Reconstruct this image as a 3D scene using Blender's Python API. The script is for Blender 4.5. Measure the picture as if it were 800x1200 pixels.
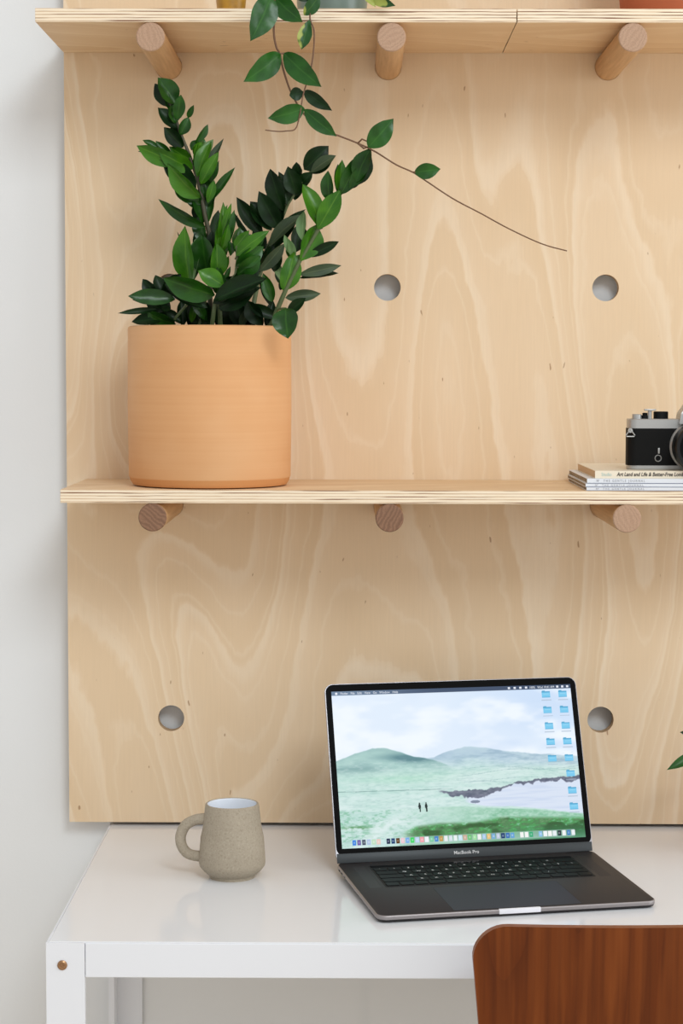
import bpy, bmesh, math, random
import numpy as np
from mathutils import Vector, Matrix
random.seed(7)
S = bpy.context.scene
for o in list(bpy.data.objects): bpy.data.objects.remove(o)
COL = S.collection
# ------------------------------------------------------------------ camera
F, CX, CZ, CD, PITCH, YAW, ROLL = 2356.27, -.04478, 1.39229, 2.82819, .07153, .00659, .00231
G = .30481
def cam_axes():
    c, s = math.cos(YAW), math.sin(YAW)
    r = Vector((c, s, 0)); f = Vector((-s, c, 0)); u = Vector((0, 0, 1))
    cp, sp = math.cos(PITCH), math.sin(PITCH)
    f2 = f*cp - u*sp; u2 = u*cp + f*sp
    cr, sr = math.cos(ROLL), math.sin(ROLL)
    return r*cr + u2*sr, u2*cr - r*sr, f2
CR, CU, CF = cam_axes()
CP = Vector((CX, -CD, CZ))
cd = bpy.data.cameras.new('camera'); cam = bpy.data.objects.new('camera', cd); COL.objects.link(cam)
cam.matrix_world = Matrix(((CR.x, CU.x, -CF.x, CP.x), (CR.y, CU.y, -CF.y, CP.y), (CR.z, CU.z, -CF.z, CP.z), (0, 0, 0, 1)))
cd.sensor_fit = 'VERTICAL'; cd.sensor_height = 36; cd.lens = F*36/1200; cd.clip_start = .05
S.camera = cam
def at(px, py, Y):
    """point of the place seen at pixel (px,py) of the 800x1200 frame on the plane y = Y"""
    d = CF + CR*((px-400)/F) - CU*((py-600)/F)
    t = (Y-CP.y)/d.y
    return CP + d*t
def atz(px, py, Z):
    d = CF + CR*((px-400)/F) - CU*((py-600)/F)
    return CP + d*((Z-CP.z)/d.z)
def mpp(Y): return (Y+CD)/F
# ------------------------------------------------------------------ world, lights, exposure
w = bpy.data.worlds.new('world'); S.world = w; w.use_nodes = True
bg = w.node_tree.nodes['Background']; bg.inputs[1].default_value = .87
_t = w.node_tree.nodes.new('ShaderNodeTexCoord'); _s = w.node_tree.nodes.new('ShaderNodeSeparateXYZ'); _r = w.node_tree.nodes.new('ShaderNodeMapRange')
_r.inputs['From Min'].default_value = -1; _r.inputs['From Max'].default_value = 1; _r.inputs['To Min'].default_value = .70; _r.inputs['To Max'].default_value = 1.30
_m = w.node_tree.nodes.new('ShaderNodeMix'); _m.data_type = 'RGBA'; _m.blend_type = 'MULTIPLY'; _m.inputs[0].default_value = 1; _m.inputs[6].default_value = (1.0, .985, .965, 1)
w.node_tree.links.new(_t.outputs['Generated'], _s.inputs[0]); w.node_tree.links.new(_s.outputs[0], _r.inputs['Value']); w.node_tree.links.new(_r.outputs[0], _m.inputs[7]); w.node_tree.links.new(_m.outputs[2], bg.inputs[0])   # the room is brighter on its window side
def area(name, loc, tgt, size, power, colr):
    l = bpy.data.lights.new(name, 'AREA'); l.shape = 'SQUARE'; l.size = size; l.energy = power; l.color = colr
    o = bpy.data.objects.new(name, l); COL.objects.link(o); o.location = loc
    o.rotation_euler = (Vector(tgt)-Vector(loc)).to_track_quat('-Z', 'Y').to_euler()
area('window_daylight', (.84, -3.3, 3.2), (.0, 0, 1.1), 1.0, 50, (.88, .95, 1.0))
area('side_fill_light', (3.3, -1.5, 1.9), (.0, 0, 1.2), 1.4, 26, (.90, .96, 1.0))  # fill lamp added at the right for side modelling, not a known window
S.view_settings.view_transform = 'Standard'; S.view_settings.look = 'None'
S.view_settings.gamma = 1; S.view_settings.use_curve_mapping = False; S.view_settings.exposure = -.09
# ------------------------------------------------------------------ materials
def lin(c): return tuple(((v/255)/12.92 if v/255 <= .04045 else ((v/255+.055)/1.055)**2.4) for v in c)
def rgba(c): return (*lin(c), 1)
class NT:
    def __init__(s, name):
        s.m = bpy.data.materials.new(name); s.m.use_nodes = True; s.t = s.m.node_tree
        s.b = s.t.nodes['Principled BSDF']
        s.tc = s.t.nodes.new('ShaderNodeTexCoord')
    def n(s, k, **kw):
        x = s.t.nodes.new('ShaderNode'+k)
        for a, b in kw.items(): setattr(x, a, b)
        return x
    def l(s, a, b): s.t.links.new(a, b)
    def mapping(s, scale, loc=(0, 0, 0), rot=(0, 0, 0), src=None):
        mp = s.n('Mapping'); mp.inputs['Scale'].default_value = scale; mp.inputs['Location'].default_value = loc; mp.inputs['Rotation'].default_value = rot
        s.l(src or s.tc.outputs['Object'], mp.inputs['Vector']); return mp.outputs[0]
    def noise(s, vec, scale, detail=2, rough=.5, dist=0):
        x = s.n('TexNoise'); x.inputs['Scale'].default_value = scale; x.inputs['Detail'].default_value = detail
        x.inputs['Roughness'].default_value = rough; x.inputs['Distortion'].default_value = dist
        s.l(vec, x.inputs['Vector']); return x.outputs['Fac']
    def math(s, op, a, b=None, c=None):
        x = s.n('Math', operation=op)
        for i, v in enumerate((a, b, c)):
            if v is None: continue
            if isinstance(v, (int, float)): x.inputs[i].default_value = v
            else: s.l(v, x.inputs[i])
        return x.outputs[0]
    def ramp(s, fac, stops, interp='LINEAR'):
        x = s.n('ValToRGB'); e = x.color_ramp.elements; x.color_ramp.interpolation = interp
        while len(e) < len(stops): e.new(.5)
        for i, (p, c) in enumerate(stops):
            e[i].position = p; e[i].color = rgba(c) if isinstance(c, tuple) else (c, c, c, 1)
        s.l(fac, x.inputs[0]); return x.outputs[0]
    def mix(s, fac, a, b, mode='MIX'):
        x = s.n('Mix', data_type='RGBA', blend_type=mode)
        for i, v in ((0, fac), (6, a), (7, b)):
            if isinstance(v, (int, float)): x.inputs[i].default_value = v
            elif isinstance(v, tuple): x.inputs[i].default_value = rgba(v)
            else: s.l(v, x.inputs[i])
        return x.outputs[2]
    def base(s, v):
        if isinstance(v, tuple): s.b.inputs['Base Color'].default_value = rgba(v)
        else: s.l(v, s.b.inputs['Base Color'])
        return s
    def set(s, **kw):
        for k, v in kw.items(): s.b.inputs[k.replace('_', ' ')].default_value = v
        return s
    def bump(s, h, dist, strength=1):
        x = s.n('Bump'); x.inputs['Distance'].default_value = dist; x.inputs['Strength'].default_value = strength
        s.l(h, x.inputs['Height']); s.l(x.outputs[0], s.b.inputs['Normal'])
M = {}
def simple(name, c, c2=None, rough=.5, scale=40, **kw):
    t = NT(name)
    f = t.noise(t.mapping((1, 1, 1)), scale, 3)
    c2 = c2 or tuple(v*.95 for v in c)
    t.base(t.mix(f, c, c2)); t.set(Roughness=rough, **kw); M[name] = t.m; return t
t = NT('wall_paint'); f = t.noise(t.mapping((1, 1, 1)), 3, 3)
t.base(t.mix(f, (229, 231, 232), (226, 228, 229))).set(Roughness=.75)
t.bump(t.noise(t.mapping((1, 1, 1)), 260, 3), .0004, .3); M['wall'] = t.m
simple('floor_wood', (226, 212, 194), (212, 196, 174), .5, 6)
# birch veneer
def veneer(name, seed, lo, mid, hi, sx=3.0, sz=.85, K=19, fleck=True, axis='z'):
    t = NT(name)
    Z = axis == 'z'
    def mp(a, b, c, loc=(0, 0, 0), rot=(0, 0, 0)): return t.mapping((a, b, c) if Z else (c, a, b), loc, rot)
    vec = mp(sx, .2, sz, (seed, seed*.37, seed*.7), (0, .12, 0))
    big = t.noise(vec, 1.0, 1.6, .4, .35)
    wig = t.noise(mp(26, 6, 14), 1, 2, .55)
    fine = t.noise(mp(120, 20, 30), 1, 2, .6)
    s_ = t.math('ADD', t.math('MULTIPLY', big, K), t.math('ADD', t.math('MULTIPLY', wig, .30), t.math('MULTIPLY', fine, .10)))
    fr = t.math('FRACT', s_)
    band = t.ramp(fr, [(0, mid), (.03, hi), (.08, hi), (.22, mid), (.80, lo), (.97, lo), (1, mid)])
    s2 = t.math('FRACT', t.math('MULTIPLY', s_, 2.37))
    col = t.mix(t.ramp(s2, [(0, .35), (.06, .6), (.18, .1), (.8, .0), (1, .15)]), band, hi)
    bl = t.noise(mp(5, 5, 3, (3+seed, 1, 2)), 1, 2)
    col = t.mix(t.ramp(bl, [(.35, .0), (.7, .55)]), col, mid)
    fib = t.noise(mp(420, 40, 14), 1, 3, .6)
    col = t.mix(t.ramp(fib, [(.35, .0), (.75, .13)]), col, tuple(v*.86 for v in lo))
    if fleck:
        fl = t.noise(mp(120, 60, 44, (seed*3, 0, 1)), 1, 1.5, .5)
        col = t.mix(t.ramp(fl, [(.745, .0), (.775, .7)]), col, (150, 108, 72))
    t.base(col).set(Roughness=.55)
    t.b.inputs['Specular IOR Level'].default_value = .3
    M[name] = t.m; return t
veneer('birch_veneer', 2.3, (223, 196, 160), (228, 203, 170), (234, 214, 186))
veneer('birch_shelf_veneer', 6.1, (222, 189, 148), (228, 197, 158), (235, 208, 172), axis='x')
# plywood edge with its plies
def ply_edge(name, z0, th, n=9):
    t = NT(name)
    sep = t.n('SeparateXYZ'); t.l(t.tc.outputs['Object'], sep.inputs[0])
    wob = t.noise(t.mapping((5, 5, 60)), 1, 2)
    z = t.math('DIVIDE', t.math('SUBTRACT', sep.outputs[2], z0), th/n)
    z = t.math('ADD', z, t.math('MULTIPLY', wob, .35))
    fr = t.math('PINGPONG', z, 1)
    base = t.ramp(fr, [(0, (240, 224, 198)), (.45, (236, 218, 190)), (.78, (220, 194, 162)), (1, (190, 156, 122))])
    strk = t.noise(t.mapping((9, 9, 520), (random.random()*5, 0, 0)), 1, 3, .55)
    dark = t.math('MULTIPLY', t.ramp(strk, [(.52, .0), (.60, 1.0)]), t.ramp(fr, [(.40, .0), (.62, 1.0)]))
    soft = t.noise(t.mapping((30, 30, 240)), 1, 3, .6)
    col = t.mix(t.ramp(soft, [(.35, .0), (.8, .45)]), base, (246, 234, 212))
    t.base(t.mix(dark, col, (128, 88, 62))).set(Roughness=.7); M[name] = t.m
# peg wood
t = NT('oak_side'); gr = t.noise(t.mapping((260, 10, 260)), 1, 3, .6)
bl = t.noise(t.mapping((30, 6, 30)), 1, 2)
t.base(t.mix(t.math('MULTIPLY', bl, .6), t.ramp(gr, [(.3, (176, 132, 88)), (.7, (208, 166, 118))]), (196, 150, 98))).set(Roughness=.5); M['oak_side'] = t.m
def oak_end(name, a, b, seed, rot=.5):
    t = NT(name); v = t.mapping((1, 1, 1), (seed, 0, .2), (0, rot, 0))
    wv = t.n('TexWave'); wv.inputs['Scale'].default_value = 60; wv.inputs['Distortion'].default_value = 9; wv.inputs['Detail'].default_value = 2
    t.l(v, wv.inputs['Vector'])
    n_ = t.noise(t.mapping((700, 700, 700)), 1, 2)
    c = t.mix(t.math('MULTIPLY', wv.outputs['Fac'], .5), a, b); c = t.mix(t.ramp(n_, [(.5, .0), (.75, .5)]), c, tuple(v*.7 for v in a))
    t.base(c).set(Roughness=.7); M[name] = t.m
oak_end('oak_end_pale', (172, 138, 112), (190, 156, 130), .3)
oak_end('oak_end_dark', (118, 84, 62), (158, 120, 92), 1.3, 1.1)
# walnut chair
t = NT('walnut'); v = t.mapping((9, 1, 1.1), (.6, 0, .3)); bigw = t.noise(v, 1, 2, .5, .2)
fr = t.math('FRACT', t.math('MULTIPLY', bigw, 9))
fib = t.noise(t.mapping((150, 60, 1.6)), 1, 2, .6)
c = t.ramp(fr, [(0, (98, 46, 15)), (.3, (108, 53, 18)), (.7, (104, 50, 17)), (1, (90, 42, 14))])
c = t.mix(t.ramp(fib, [(.3, .5), (.6, .0)]), c, (78, 36, 13)); c = t.mix(t.ramp(t.noise(t.mapping((60, 30, 3)), 1, 2), [(.5, .0), (.75, .45)]), c, (148, 80, 34))
t.base(c).set(Roughness=.45); t.b.inputs['Specular IOR Level'].default_value = .15; M['walnut'] = t.m
simple('walnut_edge', (142, 82, 44), (116, 62, 30), .45, 90)
simple('chrome', (200, 200, 200), (190, 190, 190), .12, Metallic=1)
# desk
simple('white_lacquer', (229, 230, 232), (227, 228, 230), .1, 3); M['white_lacquer'].node_tree.nodes['Principled BSDF'].inputs['Specular IOR Level'].default_value = .25
simple('white_metal', (229, 232, 238), (227, 230, 236), .35, 3)
simple('brass', (190, 150, 110), (120, 85, 60), .35, 900, Metallic=.7)
# terracotta
def terra(name, a, b, c_):
    t = NT(name)
    l1 = t.noise(t.mapping((2.5, 2.5, 240)), 1, 3, .6); l2 = t.noise(t.mapping((7, 7, 9)), 1, 3)
    c = t.mix(l1, a, b); c = t.mix(t.ramp(l2, [(.4, .0), (.75, .5)]), c, c_)
    t.base(c).set(Roughness=.7); t.bump(l1, .0006, .35); t.b.inputs['Specular IOR Level'].default_value = .25; M[name] = t.m
terra('terracotta', (218, 167, 119), (210, 155, 105), (224, 181, 138))
terra('terracotta_base', (206, 146, 92), (198, 138, 84), (214, 156, 104))
terra('terracotta_red', (178, 96, 62), (166, 86, 54), (186, 108, 72))
simple('soil', (60, 45, 35), (40, 30, 24), .95, 200)
simple('celadon', (112, 128, 118), (96, 114, 106), .3, 12)
simple('amber_glaze', (214, 160, 40), (90, 60, 20), .4, 60)
# foliage
def leaf_mat(name, a, b, vein, rough=.3, spec=.3, varieg=None):
    t = NT(name)
    uv = t.n('UVMap'); sep = t.n('SeparateXYZ'); t.l(uv.outputs[0], sep.inputs[0])
    f = t.noise(t.mapping((1, 1, 1)), 38, 2)
    c = t.mix(t.ramp(f, [(.35, .0), (.65, 1.0)]), a, b)
    d = t.math('ABSOLUTE', t.math('SUBTRACT', sep.outputs[0], .5))
    mid = t.ramp(d, [(.0, 1.0), (.05, .0)])
    st = t.math('FRACT', t.math('SUBTRACT', t.math('MULTIPLY', sep.outputs[1], 9), t.math('MULTIPLY', d, 7)))
    lat = t.ramp(st, [(0, .35), (.12, .0), (.9, .0), (1, .35)])
    c = t.mix(t.math('MULTIPLY', mid, .55), c, vein); c = t.mix(t.math('MULTIPLY', lat, .35), c, vein)
    if varieg: c = t.mix(t.ramp(t.noise(t.mapping((1, 1, 1)), 60, 1), [(.5, .0), (.56, 1.0)]), c, varieg)
    t.base(c).set(Roughness=rough); t.b.inputs['Specular IOR Level'].default_value = spec
    M[name] = t.m
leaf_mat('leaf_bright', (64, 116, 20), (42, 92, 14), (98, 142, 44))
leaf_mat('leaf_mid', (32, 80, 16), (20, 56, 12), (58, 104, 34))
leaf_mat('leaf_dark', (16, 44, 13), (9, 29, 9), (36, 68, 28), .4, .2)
leaf_mat('leaf_olive', (62, 78, 52), (50, 66, 44), (96, 108, 74), .5)
leaf_mat('leaf_pale', (112, 142, 92), (96, 128, 78), (140, 165, 115), .5)
leaf_mat('hoya_leaf', (38, 92, 24), (24, 70, 18), (60, 110, 42), .33, .35)
leaf_mat('hoya_dark', (20, 52, 20), (14, 40, 16), (36, 70, 32), .45)
leaf_mat('hoya_variegated', (34, 80, 32), (28, 66, 28), (74, 110, 50), .4, .35, (150, 160, 74))
simple('zz_stem', (96, 112, 70), (66, 78, 46), .5, 60)
simple('zz_stem_brown', (84, 80, 58), (62, 60, 42), .5, 60)
simple('vine_stem', (122, 88, 62), (96, 66, 48), .6, 80)
simple('vine_green', (78, 92, 52), (64, 76, 44), .5, 80)
# mug
t = NT('stoneware'); n1 = t.noise(t.mapping((1, 1, 1)), 420, 2, .7); n2 = t.noise(t.mapping((1, 1, 1)), 30, 3)
c = t.mix(n2, (172, 160, 141), (156, 144, 125)); c = t.mix(t.ramp(n1, [(.55, .0), (.7, .5)]), c, (120, 108, 88)); c = t.mix(t.ramp(n1, [(.3, .35), (.42, .0)]), c, (196, 184, 162))
t.base(c).set(Roughness=.75); t.bump(n1, .0003, .4); M['stoneware'] = t.m
simple('white_glaze', (226, 232, 240), (222, 228, 238), .2, 5)
# laptop
def plain(name, c, rough=.5, metal=0, spec=.5):
    t = NT(name); f = t.noise(t.mapping((1, 1, 1)), 900, 2); t.base(t.mix(f, c, tuple(v*.96 for v in c))).set(Roughness=rough, Metallic=metal)
    t.b.inputs['Specular IOR Level'].default_value = spec; M[name] = t.m
plain('space_grey', (54, 51, 52), .5, .2, .2)
plain('silver_edge', (176, 174, 178), .35, .7)
plain('notch_reflection', (240, 240, 246), .4, 0)  # near-white colour stands in for light reflected by the thumb notch
plain('rim_grey', (160, 154, 154), .4, .6)
plain('trackpad_grey', (48, 45, 53), .45, 0, .15)
plain('key_black', (9, 10, 12), .5, 0, .15)
plain('glass_black', (5, 6, 7), .04, 0, .10)
plain('chin_grey', (62, 66, 68), .4, .2, .2)
plain('groove_black', (12, 12, 12), .8)
plain('legend_white', (215, 215, 215), .5)
plain('paper_white', (226, 230, 236), .5)
plain('paper_grey', (150, 155, 168), .6)
plain('cover_blue', (84, 96, 124), .5)
plain('book_cream', (238, 226, 204), .6)
plain('ink', (38, 30, 28), .6)
plain('ink_grey', (150, 152, 160), .6)
plain('ink_teal', (176, 206, 202), .6)
plain('camera_silver', (178, 178, 176), .35, .6)
plain('camera_black', (12, 13, 13), .6, 0, .2)
plain('lens_black', (9, 9, 10), .35, 0, .3)
plain('lens_glass', (12, 14, 20), .05)
plain('leather_brown', (120, 66, 52), .6)
def pages(name, a, b, n_):
    t = NT(name); x = t.noise(t.mapping((8, 8, 2600)), 1, 2); y = t.noise(t.mapping((60, 60, 300)), 1, 2)
    c = t.mix(t.ramp(x, [(.35, .0), (.65, 1.0)]), a, b); t.base(t.mix(t.ramp(y, [(.5, .0), (.7, .6)]), c, n_)).set(Roughness=.8); M[name] = t.m
pages('pages_tan', (214, 182, 144), (198, 164, 124), (206, 174, 134))
pages('pages_grey', (176, 160, 136), (120, 104, 84), (86, 74, 60))
t = NT('leatherette'); n1 = t.noise(t.mapping((1, 1, 1)), 1500, 2); t.base((13, 13, 13)).set(Roughness=.6); t.b.inputs['Specular IOR Level'].default_value = .15; t.bump(n1, .0003, .6); M['leatherette'] = t.m
# the picture shown on the display, kept as point colours
t = NT('display_picture'); a = t.n('Attribute'); a.attribute_name = 'picture'
t.base((4, 4, 4)).set(Roughness=.05); t.b.inputs['Specular IOR Level'].default_value = .08; t.l(a.outputs['Color'], t.b.inputs['Emission Color']); t.b.inputs['Emission Strength'].default_value = 1.12; M['display'] = t.m
t = NT('display_white'); t.base((8, 8, 8)); t.b.inputs['Emission Color'].default_value = rgba((235, 240, 250)); t.b.inputs['Emission Strength'].default_value = 1; M['display_white'] = t.m
# ------------------------------------------------------------------ mesh helpers
class MB:
    def __init__(s): s.v = []; s.f = []; s.m = []; s.uv = {}
    def add(s, vs, fs, mi=0, xf=None):
        k = len(s.v); s.v += [tuple(xf @ Vector(p)) if xf else tuple(p) for p in vs]
        for i, f in enumerate(fs):
            s.f.append([q+k for q in f]); s.m.append(mi[i] if isinstance(mi, list) else mi)
        return k
    def box(s, a, b, mi=0, bev=0, xf=None):
        bm = bmesh.new(); bmesh.ops.create_cube(bm, size=1)
        for v in bm.verts: v.co = Vector([(a[i]+b[i])/2 + v.co[i]*(b[i]-a[i]) for i in range(3)])
        if bev: bmesh.ops.bevel(bm, geom=list(bm.edges), offset=bev, segments=2, affect='EDGES', profile=.5)
        bm.verts.index_update(); s.add([v.co.copy() for v in bm.verts], [[v.index for v in f.verts] for f in bm.faces], mi, xf); bm.free()
    def lathe(s, prof, c=(0, 0, 0), seg=64, mi=0, xf=None):
        vs = []; fs = []; mm = []
        n = len(prof)
        for i in range(seg):
            a = 2*math.pi*i/seg
            for r, z in prof: vs.append((c[0]+r*math.cos(a), c[1]+r*math.sin(a), c[2]+z))
        for i in range(seg):
            j = (i+1) % seg
            for k in range(n-1):
                fs.append((i*n+k, j*n+k, j*n+k+1, i*n+k+1)); mm.append(mi[k] if isinstance(mi, list) else mi)
        s.add(vs, fs, mm, xf)
    def tube(s, pts, rad, seg=10, mi=0, cap=True, flat=None):
        pts = [Vector(p) for p in pts]; n = len(pts)
        R = rad if isinstance(rad, (list, tuple)) else [rad]*n
        vs = []; fs = []; up = None
        for i, p in enumerate(pts):
            d = (pts[min(i+1, n-1)]-pts[max(i-1, 0)]).normalized()
            if up is None: up = Vector((0, 0, 1)) if abs(d.z) < .9 else Vector((0, 1, 0))
            x = d.cross(up).normalized(); up = x.cross(d).normalized()
            for k in range(seg):
                a = 2*math.pi*k/seg
                fx = flat if flat else 1
                vs.append(p + x*math.cos(a)*R[i] + up*math.sin(a)*R[i]*fx)
        for i in range(n-1):
            for k in range(seg):
                fs.append((i*seg+k, i*seg+(k+1) % seg, (i+1)*seg+(k+1) % seg, (i+1)*seg+k))
        if cap: fs.append(tuple(range(seg))[::-1]); fs.append(tuple((n-1)*seg+k for k in range(seg)))
        s.add(vs, fs, mi)
    def rslab(s, w, d, r, layers, mi=0, topmi=None, seg=8, xf=None, zf=None, plane='xy'):
        """stack of rounded rectangles; layers = [(inset, height), ...] from bottom to top"""
        vs = []; fs = []; mm = []; N = 4*(seg+1)
        for ins, z in layers:
            rr = max(r-ins, .0002); W = w/2-ins; D = d/2-ins
            for q, (sx, sy) in enumerate(((1, 1), (-1, 1), (-1, -1), (1, -1))):
                for k in range(seg+1):
                    a = (q + k/seg)*math.pi/2
                    x, y = sx*(W-rr)+rr*math.cos(a), sy*(D-rr)+rr*math.sin(a)
                    zz = z + (zf(x, y) if zf else 0)
                    vs.append((x, y, zz) if plane == 'xy' else (x, -zz, y))
        for i in range(len(layers)-1):
            for k in range(N):
                fs.append((i*N+k, i*N+(k+1) % N, (i+1)*N+(k+1) % N, (i+1)*N+k)); mm.append(mi[i] if isinstance(mi, list) else mi)
        m0 = mi[0] if isinstance(mi, list) else mi
        fs.append(tuple(range(N))[::-1]); mm.append(m0)
        fs.append(tuple((len(layers)-1)*N+k for k in range(N))); mm.append(m0 if topmi is None else topmi)
        s.add(vs, fs, mm, xf)
    def build(s, name, mats, parent=None, smooth=True, loc=None, angle=35):
        me = bpy.data.meshes.new(name)
        me.from_pydata([tuple(p) for p in s.v], [], s.f)
        if isinstance(mats, str): mats = [mats]
        for m in mats: me.materials.append(M[m])
        me.polygons.foreach_set('material_index', s.m)
        if s.uv:
            uvl = me.uv_layers.new(name='UVMap')
            for li, lp in enumerate(me.loops): uvl.data[li].uv = s.uv.get(lp.vertex_index, (.5, .5))
        me.validate(); me.update()
        bm = bmesh.new(); bm.from_mesh(me)
        if not s.uv: bmesh.ops.recalc_face_normals(bm, faces=bm.faces)
        for f in bm.faces: f.smooth = smooth
        if smooth:
            for e in bm.edges:
                if len(e.link_faces) == 2 and e.calc_face_angle(0) > math.radians(angle): e.smooth = False
        bm.to_mesh(me); bm.free()
        o = bpy.data.objects.new(name, me); COL.objects.link(o)
        if loc: o.location = loc
        if parent: o.parent = parent
        return o
def tag(o, label, cat=None, group=None, kind=None):
    if label: o['label'] = label
    if cat: o['category'] = cat
    if group: o['group'] = group
    if kind: o['kind'] = kind
    return o
def thing(name, loc, rz=0, label=None, cat=None, group=None):
    o = bpy.data.objects.new(name, None); COL.objects.link(o); o.empty_display_size = .05
    o.location = loc; o.rotation_euler = (0, 0, rz); return tag(o, label, cat, group)
def text_mesh(txt, size, mat, name, parent, loc, rot=(0, 0, 0), align='LEFT', shear=0, width=None, ext=0.00012, bold=0):
    cu = bpy.data.curves.new('t', 'FONT'); cu.body = txt; cu.size = size; cu.align_x = align; cu.shear = shear; cu.extrude = ext; cu.offset = bold
    cu.resolution_u = 3
    ob = bpy.data.objects.new('t', cu); COL.objects.link(ob)
    bpy.context.view_layer.update()
    dg = bpy.context.evaluated_depsgraph_get()
    me = bpy.data.meshes.new_from_object(ob.evaluated_get(dg)); bpy.data.objects.remove(ob)
    me.name = name
    if width:
        xs = [v.co.x for v in me.vertices]; k = width/max(1e-6, max(xs)-min(xs))
        for v in me.vertices: v.co.x *= k
    me.materials.clear(); me.materials.append(M[mat])
    o = bpy.data.objects.new(name, me); COL.objects.link(o); o.parent = parent; o.location = loc; o.rotation_euler = rot
    return o
# ------------------------------------------------------------------ the setting
WY = .031          # wall plane behind the board
m = MB(); m.box((-2.2, WY, 0), (2.6, WY+.12, 2.7)); tag(m.build('wall_back', 'wall', smooth=False), 'plain off-white painted wall behind the plywood board', kind='structure')
m = MB(); m.box((-2.2, -4.5, -.1), (2.6, WY+.12, 0)); tag(m.build('floor', 'floor_wood', smooth=False), 'wooden floor below the desk', kind='structure')
q = at(428, 1180, WY)
m = MB(); m.box((q.x-.0012, WY-.0015, 0), (q.x+.0012, WY+.001, .74)); tag(m.build('trim_1', 'wall', smooth=False), 'thin vertical joint line on the wall under the desk', kind='structure')
# ------------------------------------------------------------------ plywood board with peg holes
ZM = 1.19993; ZD = .74; PR = .0182; HR = .0186
XL = -.4505; XR = .76; ZB = .7452; ZT = 2.22; TH = .018
def board():
    cols = [-G, 0, G, 2*G]; rows = [ZM-G, ZM, ZM+G, ZM+2*G, ZM+3*G]
    hs = .04
    xs = sorted([XL, XR]+[c+d for c in cols for d in (-hs, hs)]); zs = sorted([ZB, ZT]+[r+d for r in rows for d in (-hs, hs)])
    mb = MB(); seg = 40
    for yy, fl in ((0, False), (TH, True)):
        for i in range(len(xs)-1):
            for j in range(len(zs)-1):
                x0, x1, z0, z1 = xs[i], xs[i+1], zs[j], zs[j+1]
                cx, cz = (x0+x1)/2, (z0+z1)/2
                hole = any(abs(c-cx) < 1e-6 for c in cols) and any(abs(r-cz) < 1e-6 for r in rows) and abs(x1-x0-2*hs) < 1e-6 and abs(z1-z0-2*hs) < 1e-6
                if not hole: mb.add([(x0, yy, z0), (x1, yy, z0), (x1, yy, z1), (x0, yy, z1)], [(0, 1, 2, 3)], 0)
                else:
                    vs = []
                    for k in range(seg):
                        a = 2*math.pi*(k+.5)/seg + math.pi/4 - math.pi/seg
                        ca, sa = math.cos(a), math.sin(a); mx = max(abs(ca), abs(sa))
                        vs += [(cx+HR*ca, yy, cz+HR*sa), (cx+hs*ca/mx, yy, cz+hs*sa/mx)]
                    mb.add(vs, [(2*k, 2*k+1, (2*k+3) % (2*seg), (2*k+2) % (2*seg)) for k in range(seg)], 0)
                    if not fl:
                        vs = []
                        for k in range(seg):
                            a = 2*math.pi*k/seg + math.pi/4
                            vs += [(cx+HR*math.cos(a), 0, cz+HR*math.sin(a)), (cx+HR*math.cos(a), TH, cz+HR*math.sin(a))]
                        mb.add(vs, [(2*k, 2*k+1, (2*k+3) % (2*seg), (2*k+2) % (2*seg)) for k in range(seg)], 1)
    a, b, c, d = (XL, ZB), (XR, ZB), (XR, ZT), (XL, ZT)
    for p, q in ((a, b), (b, c), (c, d), (d, a)):
        mb.add([(p[0], 0, p[1]), (q[0], 0, q[1]), (q[0], TH, q[1]), (p[0], TH, p[1])], [(0, 1, 2, 3)], 1)
    return mb
simple('birch_core', (206, 178, 142), (190, 160, 124), .7, 120)
brd = board().build('pegboard_panel', ['birch_veneer', 'birch_core'], smooth=False)
tag(brd, 'large pale birch plywood board with round peg holes, leaning flat on the white wall', 'board')
m = MB()
for x in (XL+.10, .15, XR-.1):
    m.box((x-.02, TH, .80), (x+.02, WY, 2.15))
m.build('standoff_batten', 'birch_core', brd, smooth=False)
# ------------------------------------------------------------------ shelves and pegs
ST = .0172; SD = .2503
def shelf(x0, x1, zb, label, ename, seamgap=0):
    ply_edge(ename, zb, ST)
    mb = MB(); mb.box((x0, -SD, zb), (x1, -.0004, zb+ST), bev=.0006)
    o = mb.build('plywood_shelf', ['birch_shelf_veneer', ename], smooth=False)
    for p in o.data.polygons:
        if abs(p.normal.z) < .8: p.material_index = 1
    return tag(o, label, 'shelf')
ZS = ZM+PR+.0002; ZU = ZS+2*G
xs_ = at(605.5, 18, -SD).x
shelf(XL, xs_-.0006, ZU, 'upper plywood shelf board, long one left of the seam, holding the trailing plant', 'ply_edge_upper')
shelf(xs_+.0006, XR, ZU, 'upper plywood shelf board right of the seam with the reddish clay pot', 'ply_edge_upper_right')
xm = at(70.5, 580, -SD).x
shelf(xm, XR, ZS, 'middle plywood shelf carrying the big clay planter and the camera', 'ply_edge_middle')
names = {(-1, 2): 'wooden peg under the left end of the upper shelf, above the tall stem', (0, 2): 'wooden peg under the upper shelf just right of the trailing vine',
         (1, 2): 'wooden peg under the upper shelf right of the seam', (-1, 0): 'darker-ended wooden peg under the middle shelf below the clay planter',
         (0, 0): 'wooden peg under the centre of the middle shelf, above the laptop', (1, 0): 'wooden peg under the middle shelf below the magazines'}
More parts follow.
